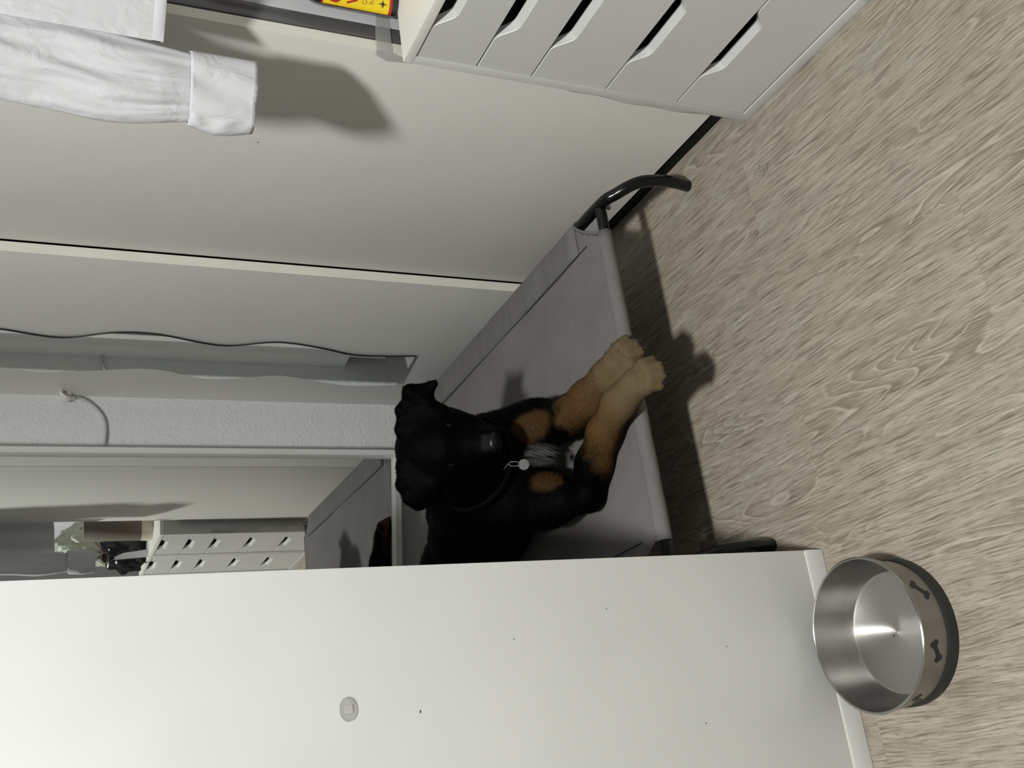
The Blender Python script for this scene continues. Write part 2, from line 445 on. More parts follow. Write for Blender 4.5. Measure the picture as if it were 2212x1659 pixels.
mesh('mirror_glass', [(mx0 + .01, MY, zbot(mx0) - .01), (mx1 - .01, MY, zbot(mx1) - .01), (mx1 - .01, MY, mz1 - .01), (mx0 + .01, MY, mz1 - .01)], [(0, 1, 2, 3)], M['mirror'], mr)
box('backing', mx0 + .005, mx1 - .003, MY + .004, BY - .001, .33, mz1 - .004, lacquer('mirror_side', (.74, .74, .72), .6), mr)
tag(box('baseboard_back', FX0, -.03, BY - .014, BY - .0005, .0005, .07, M['dark_plinth']), 'dark baseboard under the tall mirror', kind='structure')

# ------------------------------------------------------------------ wavy mirror on the beige panel
wm = empty('wavy_mirror', (-.03, -.37, .25), 'narrow frameless mirror with wavy edges on the beige panel', 'mirror')
near = [(.251, -.448), (.338, -.438), (.43, -.437), (.528, -.468), (.643, -.487), (.755, -.455), (.825, -.461), (.942, -.496), (1.039, -.494), (1.161, -.453), (1.292, -.481), (1.40, -.497), (1.52, -.47), (1.65, -.455)]
far = [(.245, -.267), (.321, -.252), (.404, -.251), (.49, -.271), (.60, -.297), (.72, -.265), (.805, -.262), (.894, -.298), (.964, -.306), (1.064, -.286), (1.184, -.264), (1.291, -.282), (1.40, -.306), (1.52, -.28), (1.65, -.262)]
zs = np.linspace(0, 1, 81)
zn = catmull([(a, b, 0) for a, b in near], 12); zf = catmull([(a, b, 0) for a, b in far], 12)
def at(curve, z0, z): return np.interp(z, curve[:, 0], curve[:, 1])
V = []; F = []; E = []
TAN = math.tan(math.radians(3.2))
def xs(y): return -.0295 - (y + .50) * TAN
for t in zs:
    zA = .251 + t * 1.39; zB = .245 + t * 1.39
    ya, yb = at(zn, 0, zA), at(zf, 0, zB)
    V += [(xs(ya), ya, zA), (xs(yb), yb, zB)]
n = len(zs)
for i in range(n - 1): F.append((2 * i, 2 * i + 2, 2 * i + 3, 2 * i + 1))
mesh('glass', V, F, M['wavy_glass'], wm)
VB = [(v[0] + .0036, v[1], v[2]) for v in V]
rim = [2 * i for i in range(n)] + [2 * i + 1 for i in range(n - 1, -1, -1)]
V2 = [(V[i][0] + .0002, V[i][1] - (.0012 if i % 2 == 0 else -.0008), V[i][2]) for i in rim] + [(VB[i][0], V[i][1] - (.0018 if i % 2 == 0 else -.0012), V[i][2]) for i in rim]
L = len(rim)
F2 = [(i, (i + 1) % L, L + (i + 1) % L, L + i) for i in range(L)] + [tuple(range(L, 2 * L))]
mesh('glass_edge', V2, F2, M['glass_edge'], wm)
for z in (.40, 1.30):
    box('mount_pad', -.0262, -.0248 - .004, -.39, -.33, z, z + .05, M['glass_edge'], wm)

# ------------------------------------------------------------------ cable on a little hook in the back corner
hk = empty('cable_hook', (-.03, -.1, 1.127), 'little white hook holding a cable in the back corner', 'hook')
lathe('hook_base', [(.0001, .012), (.013, .012), (.0155, .006), (.0155, -.006), (.012, -.012), (.0001, -.012)], (-.034, -.078, 1.127), M['hook_white'], hk, 24)
P = catmull([(-.027, -.10, 1.14), (-.040, -.11, 1.14), (-.048, -.105, 1.125), (-.044, -.09, 1.108)], 8)
tube('hook_arm', P, .005, M['hook_white'], hk, 10)
P = catmull([(-.036, -.085, 1.118), (-.040, -.078, 1.085), (-.062, -.072, 1.052), (-.095, -.071, 1.030), (-.14, -.072, 1.026), (-.19, -.074, 1.033), (-.225, -.072, 1.035)], 10)
tag(tube('cable', P, .0032, M['cable'], None, 10), 'thin grey cable sagging from the hook to the tall mirror', 'cable')

# ------------------------------------------------------------------ raised dog bed
RZ = math.radians(1.2)
bed = empty('dog_bed', (-.062, -1.446, 0), 'raised grey canvas dog bed on a black tube frame', 'dog bed', rz=RZ)
XR, XL, YN, YF, ZT, TR = -.026, -.792, .073, 1.158, .181, .0125
FS = -.03                                   # the far edge is slightly askew
def legpath(x, y_leg, sgn, xleg, ynear):
    return [(x, ynear, ZT + .001), (x, y_leg + sgn * -.078, ZT - .001), (x + .002, y_leg + sgn * -.028, ZT - .016), ((x + xleg) / 2, y_leg + sgn * .008, ZT - .055), (xleg - (xleg - x) * .25, y_leg + sgn * .014, .065), (xleg, y_leg, .002)]
for (x, xl) in ((XR, 0.0), (XL, -.770)):
    A = legpath(x, 0.0, -1, xl, .30); B = legpath(x, YF + .075 + (-.0 if x == XR else .03), 1, xl, .85)
    P = np.vstack([catmull(A[::-1], 8), catmull(B, 8)])
    tube('side_tube', P, TR, M['black_tube'], bed, 18, True)
tube('cross_tube', [(XR - .006, YN, ZT - .003), (XL / 2, YN, ZT - .002), (XL + .006, YN, ZT - .003)], TR * .92, M['black_tube'], bed, 18, True)
tube('cross_tube', [(XR - .006, YF, ZT - .006), (XL / 2, YF - FS / 2, ZT - .006), (XL + .006, YF - FS, ZT - .006)], TR * .95, M['black_tube'], bed, 18, True)
for (x, y) in ((XR - .012, YN - .017), (XL + .012, YN - .017)):
    lathe_p = [(.0001, .003), (.0045, .0022), (.006, 0), (.006, -.002), (.0001, -.002)]
    V = []; F = []
    for k in range(14):
        th = 2 * math.pi * k / 14
        V.append((x + .006 * math.cos(th), y - .002, ZT - .012 + .006 * math.sin(th)))
    V2 = [(v[0], v[1] + .004, v[2]) for v in V]
    mesh('bolt', V + V2, [tuple(range(14))] + [(k, (k + 1) % 14, 14 + (k + 1) % 14, 14 + k) for k in range(14)], M['bolt'], bed, False, True)
# canvas sheet: wraps over the four tubes; corners cut out
ro = TR + .0022
CUT = .075
def sheet(u, v):
    """u 0..1 right->left, v 0..1 near->far on the flat top"""
    x = XR + (XL - XR) * u
    y = YN + (YF - FS * u - YN) * v
    sag = .014 * math.sin(math.pi * min(max(u, 0), 1)) * math.sin(math.pi * min(max(v, 0), 1))
    return x, y, ZT - .002 + ro - sag
def sheet_z(x, y):
    u = (x - XR) / (XL - XR); return sheet(u, (y - YN) / (YF - FS * u - YN))[2]
NU, NV = 150, 200
us = np.linspace(0, 1, NU); vs_ = np.linspace(0, 1, NV)
cu, cv = .064 / abs(XL - XR), .088 / (YF - YN)
V = []; F = []; idx = {}
for j, v in enumerate(vs_):
    for i, u in enumerate(us):
        x, y, z = sheet(u, v)
        idx[i, j] = len(V); V.append((x, y, z))
def inside(u, v):
    du = min(u, 1 - u) / cu; dv = min(v, 1 - v) / cv
    if du < 1 and dv < 1:
        return (1 - du) ** .85 + (1 - dv) ** .85 < 1.0
    return True
for j in range(NV - 1):
    for i in range(NU - 1):
        if all(inside(us[a], vs_[b]) for a, b in ((i, j), (i + 1, j), (i, j + 1), (i + 1, j + 1))):
            F.append((idx[i, j], idx[i + 1, j], idx[i + 1, j + 1], idx[i, j + 1]))
canvas = mesh('canvas', V, F, M['canvas'], bed, True, True)
bm = bmesh.new(); bm.from_mesh(canvas.data)
bmesh.ops.delete(bm, geom=[v for v in bm.verts if not v.link_faces], context='VERTS')
bmesh.ops.recalc_face_normals(bm, faces=bm.faces)
if sum(f.normal.z for f in bm.faces) < 0: bmesh.ops.reverse_faces(bm, faces=bm.faces)
bm.to_mesh(canvas.data); bm.free()
canvas.data.polygons.foreach_set('use_smooth', [True] * len(canvas.data.polygons))
sm = canvas.modifiers.new('thick', 'SOLIDIFY'); sm.thickness = .0018; sm.offset = -1
# sleeves: canvas rolled around each tube
def sleeve(name, axis, m_, c0, c1, s0, s1, inner, widths, out, lip=0.0):
    """strip rolled over a tube: from 'inner' (flat, on the sheet) over the tube and down the outside"""
    V = []; F = []
    n = 30
    for k in range(n):
        t = k / (n - 1); s = s0 + (s1 - s0) * t
        base = c0 + (c1 - c0) * t
        endk = 1.0
        ring = [(inner * out * -1, ro + .0010 - .004 * 0)]
        ring.append((-out * inner * .55, ro - .0005))
        for a in np.linspace(90, -75, 12):
            ring.append((out * ro * math.cos(math.radians(a)), ro * math.sin(math.radians(a))))
        ring.append((out * ro * .1, -ro * 1.02))
        for (d, h) in ring:
            wob = .0008 * math.sin(t * 40 + d * 90)
            px_, py_ = (base + d, s) if axis == 'y' else (s, base + d)
            if d * out < -1e-6: V.append((px_, py_, sheet_z(px_, py_) + .0011 + wob * .4))
            else: V.append((px_, py_, ZT - .002 + h + wob * .6))
    L = len(V) // n
    for k in range(n - 1):
        for j in range(L - 1): F.append((k * L + j, k * L + j + 1, (k + 1) * L + j + 1, (k + 1) * L + j))
    o = mesh(name, V, F, m_, bed, True, True)
    s_ = o.modifiers.new('thick', 'SOLIDIFY'); s_.thickness = .0016; s_.offset = 1
    return o
sleeve('canvas_sleeve', 'y', M['canvas_strip'], XR, XR, .160, YF - .075, .066, None, 1)
sleeve('canvas_sleeve', 'y', M['canvas_strip'], XL, XL, .160, YF - FS - .075, .066, None, -1)
sleeve('canvas_sleeve', 'x', M['canvas'], YN, YN, XR - .062, XL + .055, .004, None, -1)
sleeve('canvas_sleeve', 'x', M['canvas'], YF - FS * .08, YF - FS * .92, XR - .062, XL + .062, .062, None, 1)
# hemmed edge of the four corner cut-outs
for (su, sv) in ((0, 0), (1, 0), (0, 1), (1, 1)):
    P = []
    for q in np.linspace(0, 1, 24):
        du = q; dv = 1 - max(0, 1 - (1 - du) ** .85) ** (1 / .85)
        u = du * cu if su == 0 else 1 - du * cu; v = dv * cv if sv == 0 else 1 - dv * cv
        x_, y_, z_ = sheet(u, v); P.append((x_, y_, z_ - .0005))
    tube('corner_hem', P, .0032, M['canvas'], bed, 8, True)
# stitched seams
zse = ZT + ro - .0008
def SZ(t): return sheet_z(XR - .067, .125 + t * (YF - .20)) + .0014
tube('seam', [(XR - .067 - .0018 * math.sin(t * 9), .125 + t * (YF - .20), SZ(t)) for t in np.linspace(0, 1, 40)], .0011, M['seam'], bed, 6, True)
tube('seam', [(XL + .067 + .0018 * math.sin(t * 9), .125 + t * (YF - .20), SZ(t)) for t in np.linspace(0, 1, 40)], .0011, M['seam'], bed, 6, True)
tube('seam', [(XR - .09 + t * (XL - XR + .18), YF - FS * (.1 + .8 * t) - .064, sheet_z(XL / 2, YF - .06) + .002 - .003 * math.sin(math.pi * t)) for t in np.linspace(0, 1, 20)], .0011, M['seam'], bed, 6, True)
tube('seam', [(XR - .09 + t * (XL - XR + .18), YN + .034, sheet_z(XR - .09 + t * (XL - XR + .18), YN + .034) + .0002) for t in np.linspace(0, 1, 20)], .0004, M['canvas'], bed, 6, True)

# ------------------------------------------------------------------ dog bowl
BC = (-1.036, -1.722, 0.0); BH = .078
bw = empty('dog_bowl', BC, 'round stainless steel dog bowl with bone prints and black rubber foot', 'bowl')
R_rim, R_low = .1165, .1075
prof_in = [(.0001, .012), (.03, .0118), (.088, .012), (.0925, .0135), (.0955, .018), (.099, .03), (R_rim - .0035, BH - .003)]
rim = [(R_rim - .0028, BH - .0008), (R_rim - .0012, BH), (R_rim + .0006, BH - .001), (R_rim + .0008, BH - .003)]
prof_out = [(R_rim, BH - .0045), (R_low + .001, .022)]
lathe('bowl_inside', prof_in + rim, BC, M['steel'], bw, 96, 35)
lathe('bowl_outside', rim[-1:] + prof_out + [(R_low, .016), (.09, .0095), (.0001, .0095)], BC, M['steel_side'], bw, 96, 35)
lathe('rubber_foot', [(.08, .0005), (R_low - .003, .0005), (R_low + .0035, .003), (R_low + .0048, .010), (R_low + .0045, .0175), (R_low + .0022, .0215), (R_low + .0012, .0215)], BC, M['rubber'], bw, 96, 35)
def bone(th0, zc, tilt, s=1.0):
    """flat bone print wrapped on the flaring wall"""
    L, wd, r = .0125 * s, .0036 * s, .0052 * s
    out = []
    def arc(cx_, cy_, a0, a1):
        for a in np.linspace(a0, a1, 9): out.append((cx_ + r * math.cos(math.radians(a)), cy_ + r * math.sin(math.radians(a))))
    out.append((-L, -wd)); out.append((L - .001, -wd))
    arc(L + .002, -r * .95, -170, 40)
    arc(L + .002, r * .95, -40, 170)
    out.append((-L + .001, wd))
    arc(-L - .002, r * .95, 10, 220)
    arc(-L - .002, -r * .95, 140, 350)
    bm = bmesh.new(); vs = []
    ct, st = math.cos(tilt), math.sin(tilt)
    for (a, b) in out[1:]:
        s_, h = a * ct - b * st, a * st + b * ct
        z = zc + h
        rad = R_low + .001 + (R_rim - R_low - .001) * (z - .022) / (BH - .0265) + .0007
        th = th0 + s_ / rad
        vs.append(bm.verts.new((BC[0] + rad * math.cos(th), BC[1] + rad * math.sin(th), z)))
    f = bm.faces.new(vs)
    bmesh.ops.triangulate(bm, faces=[f])
    o = bm_obj('bone_print', bm, M['bone_print'], bw)
    so = o.modifiers.new('thick', 'SOLIDIFY'); so.thickness = .0004
for th, tl in ((-66, .75), (-113, .42), (-158, .7), (158, -.8), (112, .8), (67, -.8), (22, .8), (-21, -.8)):
    bone(math.radians(th), .047, tl, .84)
mesh('floor_mark', [(BC[0] + -.004 + .0016 * math.cos(t), BC[1] + .008 + .0016 * math.sin(t), .0124) for t in np.linspace(0, 2 * math.pi, 9)[:-1]], [tuple(range(8))], M['bone_print'], bw)

# ------------------------------------------------------------------ seasoning bottle on the first unit
bt_c = Vector((.083, -1.6605, .7002)); bang = math.radians(-120)
bo = empty('seasoning_bottle', bt_c, 'dark seasoning bottle with a yellow and red label on the drawer unit', 'bottle', rz=0)
RB = Matrix.Rotation(bang + math.pi / 2 - math.radians(0), 4, 'Z')
def bxf(p): return bt_c + RB @ Vector(p)          # local -y faces the room
HW, HD = .034, .021
levels = [(0.0, .90), (.004, 1.0), (.118, 1.0), (.135, .95), (.152, .80), (.170, .58), (.190, .42), (.235, .36), (.250, .36)]
V = []; F = []; sg = 48
def sup(th, a, b, e=.45):
    c, s = math.cos(th), math.sin(th)
    return a * math.copysign(abs(c) ** e, c), b * math.copysign(abs(s) ** e, s)
for (z, k) in levels:
    e = .45 if z < .13 else .45 + .55 * min(1, (z - .13) / .05)
    b = HD * (k if z < .14 else k + (1 - k) * .0 + .06)
    for q in range(sg):
        x_, y_ = sup(2 * math.pi * q / sg, HW * k, min(b, HD), e); V.append(bxf((x_, y_, z)))
for i in range(len(levels) - 1):
    for q in range(sg): F.append((i * sg + q, i * sg + (q + 1) % sg, (i + 1) * sg + (q + 1) % sg, (i + 1) * sg + q))
F.append(tuple(range(sg))[::-1]); F.append(tuple((len(levels) - 1) * sg + q for q in range(sg)))
mesh('bottle_body', V, F, M['bottle_glass'], bo, True, angle=60)
lathe('cap', [(.0001, 0), (.014, 0), (.014, .022), (.008, .03), (.006, .045), (.0001, .045)], (bt_c.x, bt_c.y, bt_c.z + .2505), M['cap_red'], bo, 24)
def label_sheet(name, z0, z1, m_, off, a0=-1.0, a1=1.0):
    V = []; F = []; n = 33
    for q in range(n):
        th = -math.pi / 2 + (a0 + (a1 - a0) * q / (n - 1)) * math.pi * .5
        x_, y_ = sup(th, HW + off, HD + off)
        V += [bxf((x_, y_, z0)), bxf((x_, y_, z1))]
    for q in range(n - 1): F.append((2 * q, 2 * q + 2, 2 * q + 3, 2 * q + 1))
    return mesh(name, V, F, m_, bo, True, angle=60)
label_sheet('label_border', .0115, .131, M['label_red'], .0004, -.80, .80)
lb = label_sheet('label', .0165, .128, M['label_yellow'], .0007, -.74, .74)
def flat(name, poly, m_, off):
    return mesh(name, [bxf((x_, -HD - off, z)) for x_, z in poly], [tuple(range(len(poly)))], m_, bo)
flat('logo_patch', [(-.024 + .0, .122), (-.030, .116), (-.031, .108), (-.026, .101), (-.012, .098), (.004, .101), (.020, .108), (.026, .118), (.022, .124)], M['label_red'], .0012)
def text(s, x0, z0, size, m_, off, bold=.0):
    cu_ = bpy.data.curves.new('lettering', 'FONT'); cu_.body = s; cu_.size = size; cu_.extrude = .00005; cu_.offset = bold
    tmp = bpy.data.objects.new('tmp', cu_); COL.objects.link(tmp)
    bpy.context.view_layer.update()
    me = bpy.data.meshes.new_from_object(tmp.evaluated_get(bpy.context.evaluated_depsgraph_get()))
    bpy.data.objects.remove(tmp)
    for v in me.vertices:
        v.co = bxf((x0 + v.co.x, -HD - off - v.co.z, z0 + v.co.y))
    me.materials.clear(); me.materials.append(m_)
    o = bpy.data.objects.new('lettering', me)
    return link(o, bo)
text('MAGGI', -.026, .106, .013, M['label_yellow'], .0016, .0003)
text('W\u00fcrze', -.0285, .072, .025, M['label_red'], .0011, .0004)
text('Original', -.026, .056, .012, M['label_gold'], .0011)
text('Rezept', -.024, .044, .011, M['label_gold'], .0011)
star = []
for q in range(8):
    rr = .0085 if q % 2 == 0 else .0022
    star.append((-.0195 + rr * math.cos(q * math.pi / 4) * .8, .0285 + rr * math.sin(q * math.pi / 4)))
flat('star_print', star, M['label_black'], .0012)

# ------------------------------------------------------------------ white shirt on the clothes rail
sh = empty('shirt', (-.02, -1.70, 1.09), 'white cotton shirt hanging with one sleeve down beside the wall', 'shirt')
upE = np.array([(-.0935, -1.6866, 1.2992), (-.0931, -1.6869, 1.2155), (-.1043, -1.6784, 1.1261), (-.1101, -1.674, 1.0464)])
loE = np.array([(-.1933, -1.611, 1.2951), (-.1983, -1.6072, 1.2217), (-.2024, -1.6041, 1.14), (-.1917, -1.6122, 1.0664)])
# extended up to the shoulder, out of the picture
upE = np.vstack([[(-.03, -1.73, 1.66), (-.07, -1.705, 1.48)], upE]); loE = np.vstack([[(-.12, -1.66, 1.70), (-.178, -1.622, 1.48)], loE])
upE[-1] = (-.1125, -1.672, 1.0300); loE[-1] = (-.1890, -1.614, 1.0280)
upC, loC = catmull(upE, 14), catmull(loE, 14)
nrm = np.array([-.604, -.797, 0.0])
V = []; F = []; sg = 72
rs = np.random.RandomState(3)
for i in range(len(upC)):
    t = i / (len(upC) - 1)
    c_ = (upC[i] + loC[i]) / 2; h = (upC[i] - loC[i]) / 2
    hw = np.linalg.norm(h); hd = h / hw
    th_ = (.030 * (1 - .35 * t) + .004 * math.sin(t * 9)) * (1 - .35 * max(0, (t - .9) / .1))
    for k in range(sg):
        a = 2 * math.pi * k / sg
        s_ = math.cos(a)
        fold = (.0045 * math.sin(9 * s_ + 4 * t) + .0035 * math.sin(17 * s_ - 7 * t + 1.3)) * (.35 + .65 * t) * (1 - s_ ** 4)
        fold += .0065 * math.exp(-((s_ - .55 + 1.0 * t) / .10) ** 2) * math.sin(math.pi * t) - .005 * math.exp(-((s_ + .15 - .5 * (1 - t)) / .09) ** 2) * t
        pleat = .0035 * math.sin(26 * s_) * max(0, (t - .78) / .22) * (1 - s_ ** 6)
        fade = 1 - max(0, (t - .90) / .10); fold *= fade; pleat *= fade
        front = math.sin(a)
        d = th_ * (abs(front) ** .8) * math.copysign(1, front) + (fold + pleat) * (1 if front > 0 else -.6) * min(1, abs(front) * 2)
        V.append(c_ + hd * hw * s_ + nrm * d)
for i in range(len(upC) - 1):
    for k in range(sg): F.append((i * sg + k, i * sg + (k + 1) % sg, (i + 1) * sg + (k + 1) % sg, (i + 1) * sg + k))
mesh('sleeve', V, F, M['shirt'], sh, True)
# cuff
cu_up = np.array([(-.1095, -1.6745, 1.0410), (-.1095, -1.6744, 1.0384), (-.1100, -1.6740, .9932), (-.1103, -1.6739, .9468)])
cu_lo = np.array([(-.1925, -1.6115, 1.0385), (-.1945, -1.6100, 1.0350), (-.2005, -1.6056, .9955), (-.1935, -1.6110, .9450)])
cU, cL = catmull(cu_up, 8), catmull(cu_lo, 8)
V = []; F = []
for i in range(len(cU)):
    t = i / (len(cU) - 1)
    c_ = (cU[i] + cL[i]) / 2; h = (cU[i] - cL[i]) / 2; hw = np.linalg.norm(h); hd = h / hw
    for k in range(sg):
        a = 2 * math.pi * k / sg; s_ = math.cos(a); front = math.sin(a)
        d = .027 * (.74 + .26 * min(1, t * 5)) * abs(front) ** .75 * math.copysign(1, front)
        d += .0022 * math.sin(7 * s_ + 6 * t) * max(0, front) + .004 * math.exp(-((s_ + .75) / .12) ** 2) * math.sin(20 * t) * max(0, front)
        V.append(c_ + hd * hw * s_ + nrm * d)
n = len(cU)
for i in range(n - 1):
    for k in range(sg): F.append((i * sg + k, i * sg + (k + 1) % sg, (i + 1) * sg + (k + 1) % sg, (i + 1) * sg + k))
cuff = mesh('cuff', V, F, M['shirt'], sh, True)
so = cuff.modifiers.new('thick', 'SOLIDIFY'); so.thickness = .0022; so.offset = 1
for i in (1, n - 2):
    P = [np.array(V[i * sg + k % sg]) + nrm * .0022 * (1 if k % sg < sg / 2 else -1) for k in range(sg + 1)]
    tube('stitching', P, .0006, M['thread'], cuff, 5)
# body: two layers of cloth in soft folds, its hem just above the unit
V = []; F = []; nx, nz = 60, 26
xs_ = -.128 + .428 * np.linspace(0, 1, nx) ** 1.6
def pin(x): return min(1, max(.02, (x + .128) / .035)) ** .5
loop = [(x, -1) for x in xs_] + [(x, 1) for x in xs_[::-1]]
for j in range(nz):
    z = 1.093 + (1.72 - 1.093) * j / (nz - 1)
    tt = j / (nz - 1)
    for (x, sd) in loop:
        y = -1.722 + sd * pin(x) * .016 + .011 * math.sin(x * 34 + sd * pin(x) + 1.2 * tt) * (1 - .5 * tt) + .005 * math.sin(x * 81 + 2 * sd * pin(x))
        V.append((x, y - .10 * max(0, x), z - .05 * max(0, tt - .8) * 5 * abs(x - .08) / .2 + .004 * math.sin(x * 20)))
L = len(loop)
for j in range(nz - 1):
    for k in range(L): F.append((j * L + k, j * L + (k + 1) % L, (j + 1) * L + (k + 1) % L, (j + 1) * L + k))
mesh('shirt_body', V, F, M['shirt'], sh, True)
V = []; F = []
for j, z in enumerate((1.089, 1.091, 1.1035, 1.105)):
    for (x, sd) in loop:
        y = -1.722 + sd * pin(x) * (.0175 if j in (1, 2) else .016) + .011 * math.sin(x * 34 + sd * pin(x)) + .005 * math.sin(x * 81 + 2 * sd * pin(x))
        V.append((x, y - .10 * max(0, x), z + .004 * math.sin(x * 20)))
for j in range(3):
    for k in range(L): F.append((j * L + k, j * L + (k + 1) % L, (j + 1) * L + (k + 1) % L, (j + 1) * L + k))
mesh('hem', V, F, M['shirt'], sh, True)
rl = empty('clothes_rail', (.2, -2.2, 1.8), 'metal clothes rail above the drawer units, carrying the shirt', 'rail')
tube('rail_bar', [(.09, -1.6225, 1.83), (.09, -2.6, 1.83), (.09, -4.595, 1.83)], .0125, M['bolt'], rl, 14)
hg = empty('clothes_hanger', (.09, -1.74, 1.72), 'plain wire hanger holding the white shirt', 'hanger')
tube('hanger_wire', catmull([(-.12, -1.72, 1.69), (.0, -1.73, 1.73), (.09, -1.735, 1.76), (.18, -1.74, 1.73), (.29, -1.75, 1.68)], 6), .004, M['bolt'], hg, 8)
tube('hanger_hook', catmull([(.09, -1.735, 1.76), (.09, -1.735, 1.80), (.072, -1.735, 1.83), (.09, -1.735, 1.8485), (.108, -1.735, 1.83)], 8), .0025, M['bolt'], hg, 8)

# ------------------------------------------------------------------ clutter on the units (seen in the tall mirror)
cv_ = empty('cardboard_tube', (.045, -1.905, .70), 'brown cardboard canister standing on the drawer unit', 'canister')
kraft = mat('kraft_board', (.15, .125, .10), .8); g = G(kraft); g.bump(g.noise(g.pos(), 300, 3), .3, .002)
lathe('canister_body', [(.0505, .046), (.0505, .27), (.049, .2715), (.0001, .2715)], (.045, -1.905, .7), kraft, cv_, 40)
lathe('base_band', [(.0001, .0005), (.0515, .0005), (.0515, .046), (.0001, .046)], (.045, -1.905, .7), mat('cream_card', (.58, .52, .44), .6), cv_, 40)

def blob(name, c, r, m_, parent, sub=4, amp=.25, freq=9, seed=0, flatb=None):
    bm = bmesh.new(); bmesh.ops.create_icosphere(bm, subdivisions=sub, radius=1)
    from mathutils import noise as mn
    for v in bm.verts:
        d = v.co.normalized()
        k = 1 + amp * mn.noise(d * freq * .3 + Vector((seed, seed * 2, 0))) + amp * .6 * abs(mn.noise(d * freq * .7 + Vector((0, seed, 3))))
        v.co = Vector((c[0] + r[0] * d.x * k, c[1] + r[1] * d.y * k, c[2] + r[2] * d.z * k))
        if flatb is not None and v.co.z < flatb: v.co.z = flatb
    return bm_obj(name, bm, m_, parent, True)
bg = empty('black_bag', (-.0, -2.15, .70), 'crumpled shiny black plastic bag on the second drawer unit', 'bag')
blob('bag_body', (.005, -2.15, .78), (.075, .045, .095), mat('black_plastic', (.008, .009, .013), .25), bg, 4, .45, 11, 2, .7012)
pb = empty('plastic_bag', (.08, -2.31, .70), 'pale green translucent plastic bag behind the black bag', 'bag')
pm = mat('pale_plastic', (.66, .70, .56), .3, Transmission_Weight=.2); g = G(pm); g.bump(g.noise(g.pos(), 45, 4, .6, 1.5), .8, .02)
blob('bag_body', (.10, -2.31, .87), (.105, .042, .165), pm, pb, 4, .3, 10, 5, .7012)
wc = empty('paper_card', (-.03, -2.05, .70), 'small white paper card leaning on the black bag', 'card')
wp = mat('white_paper', (.8, .82, .82), .5)
V = [(-.045, -2.040, .7006), (-.012, -2.040, .7006), (-.020, -2.062, .80), (-.036, -2.066, .835), (-.047, -2.066, .83)]
mesh('card_sheet', V + [(x_, y_ - .0008, z_) for x_, y_, z_ in V], [(0, 1, 2, 3, 4), (9, 8, 7, 6, 5)] + [(i_, 5 + i_, 5 + (i_ + 1) % 5, (i_ + 1) % 5) for i_ in range(5)], wp, wc)
gg = empty('sunglasses', (-.03, -2.085, .858), 'brown sunglasses resting on the black plastic bag', 'glasses')
gm = mat('brown_acetate', (.20, .12, .085), .25)
P = catmull([(.066, -1.960, .978), (.040, -1.995, .938), (.008, -2.045, .900), (-.014, -2.080, .880)], 8)
tube('temple', P, .004, gm, gg, 8)
V, F = tube_vf([(-.032 + .022 * math.cos(t), -2.085, .872 + .014 * math.sin(t)) for t in np.linspace(0, 2 * math.pi, 25)], .0035, 8, False)
mesh('rim', V, F, gm, gg, True)
bm = bmesh.new(); bmesh.ops.create_uvsphere(bm, u_segments=20, v_segments=10, radius=1)
bmesh.ops.transform(bm, matrix=Matrix.Translation((-.032, -2.085, .872)) @ Matrix.Diagonal((.02, .003, .0125, 1)), verts=bm.verts)
bm_obj('lens', bm, mat('dark_lens', (.01, .01, .01), .06), gg, True)
jr = empty('glass_jar', (.30, -2.25, .70), 'tall clear bluish jar at the back of the second unit', 'jar')
lathe('jar_body', [(.0001, .0012), (.038, .0012), (.04, .01), (.04, .30), (.03, .33), (.03, .345), (.0001, .345)], (.30, -2.25, .7), mat('jar_glass', (.55, .66, .70), .1, Metallic=0.0), jr, 32)


# ------------------------------------------------------------------ lint on the floor
ln = []; lf = []
rs = np.random.RandomState(5)
for k in range(9):
    a = rs.uniform(0, 6.28); l = rs.uniform(.008, .018)
    p0 = np.array([-.164 + rs.normal(0, .006), -1.672 + rs.normal(0, .012), .0012])
    P = catmull([p0, p0 + (l * .4 * math.cos(a), l * .4 * math.sin(a), .004), p0 + (l * math.cos(a + .6), l * math.sin(a + .6), .0015)], 3)
    V, F = tube_vf(P, .0005, 4); b0 = len(ln); ln += [tuple(v) for v in V]; lf += [tuple(i + b0 for i in f) for f in F]
tag(mesh('lint_tuft', ln, lf, mat('lint', (.22, .24, .21), .8)), 'wisp of grey lint on the floor by the drawer unit', 'lint')

# ------------------------------------------------------------------ the dog (one continuous body from a blended distance field)
def npv(*a): return np.array(a, float)
H_F = npv(-.175, -.755, -.63); H_F /= np.linalg.norm(H_F)
H_S = npv(.963, -.27, .03); H_S -= H_F * (H_S @ H_F); H_S /= np.linalg.norm(H_S)
H_N = np.cross(H_F, H_S); H_N /= np.linalg.norm(H_N)
EYE_MID = npv(-.545, -1.17, .490)
H_O = EYE_MID - .040 * H_F - .030 * H_N
def hd(s, f, n): return H_O + s * H_S + f * H_F + n * H_N

PR = []                                       # (kind, data, blend k)
def cone(a, b, ra, rb, k=.03): PR.append(('c', (np.array(a, float), np.array(b, float), ra, rb), k))
def ell(c, r, ax=None, k=.03): PR.append(('e', (np.array(c, float), np.array(r, float), np.eye(3) if ax is None else np.array(ax, float)), k))
def tri(a, b, c, r, k=.012): PR.append(('t', (np.array(a, float), np.array(b, float), np.array(c, float), r), k))
HAX = np.array([H_S, H_F, H_N])
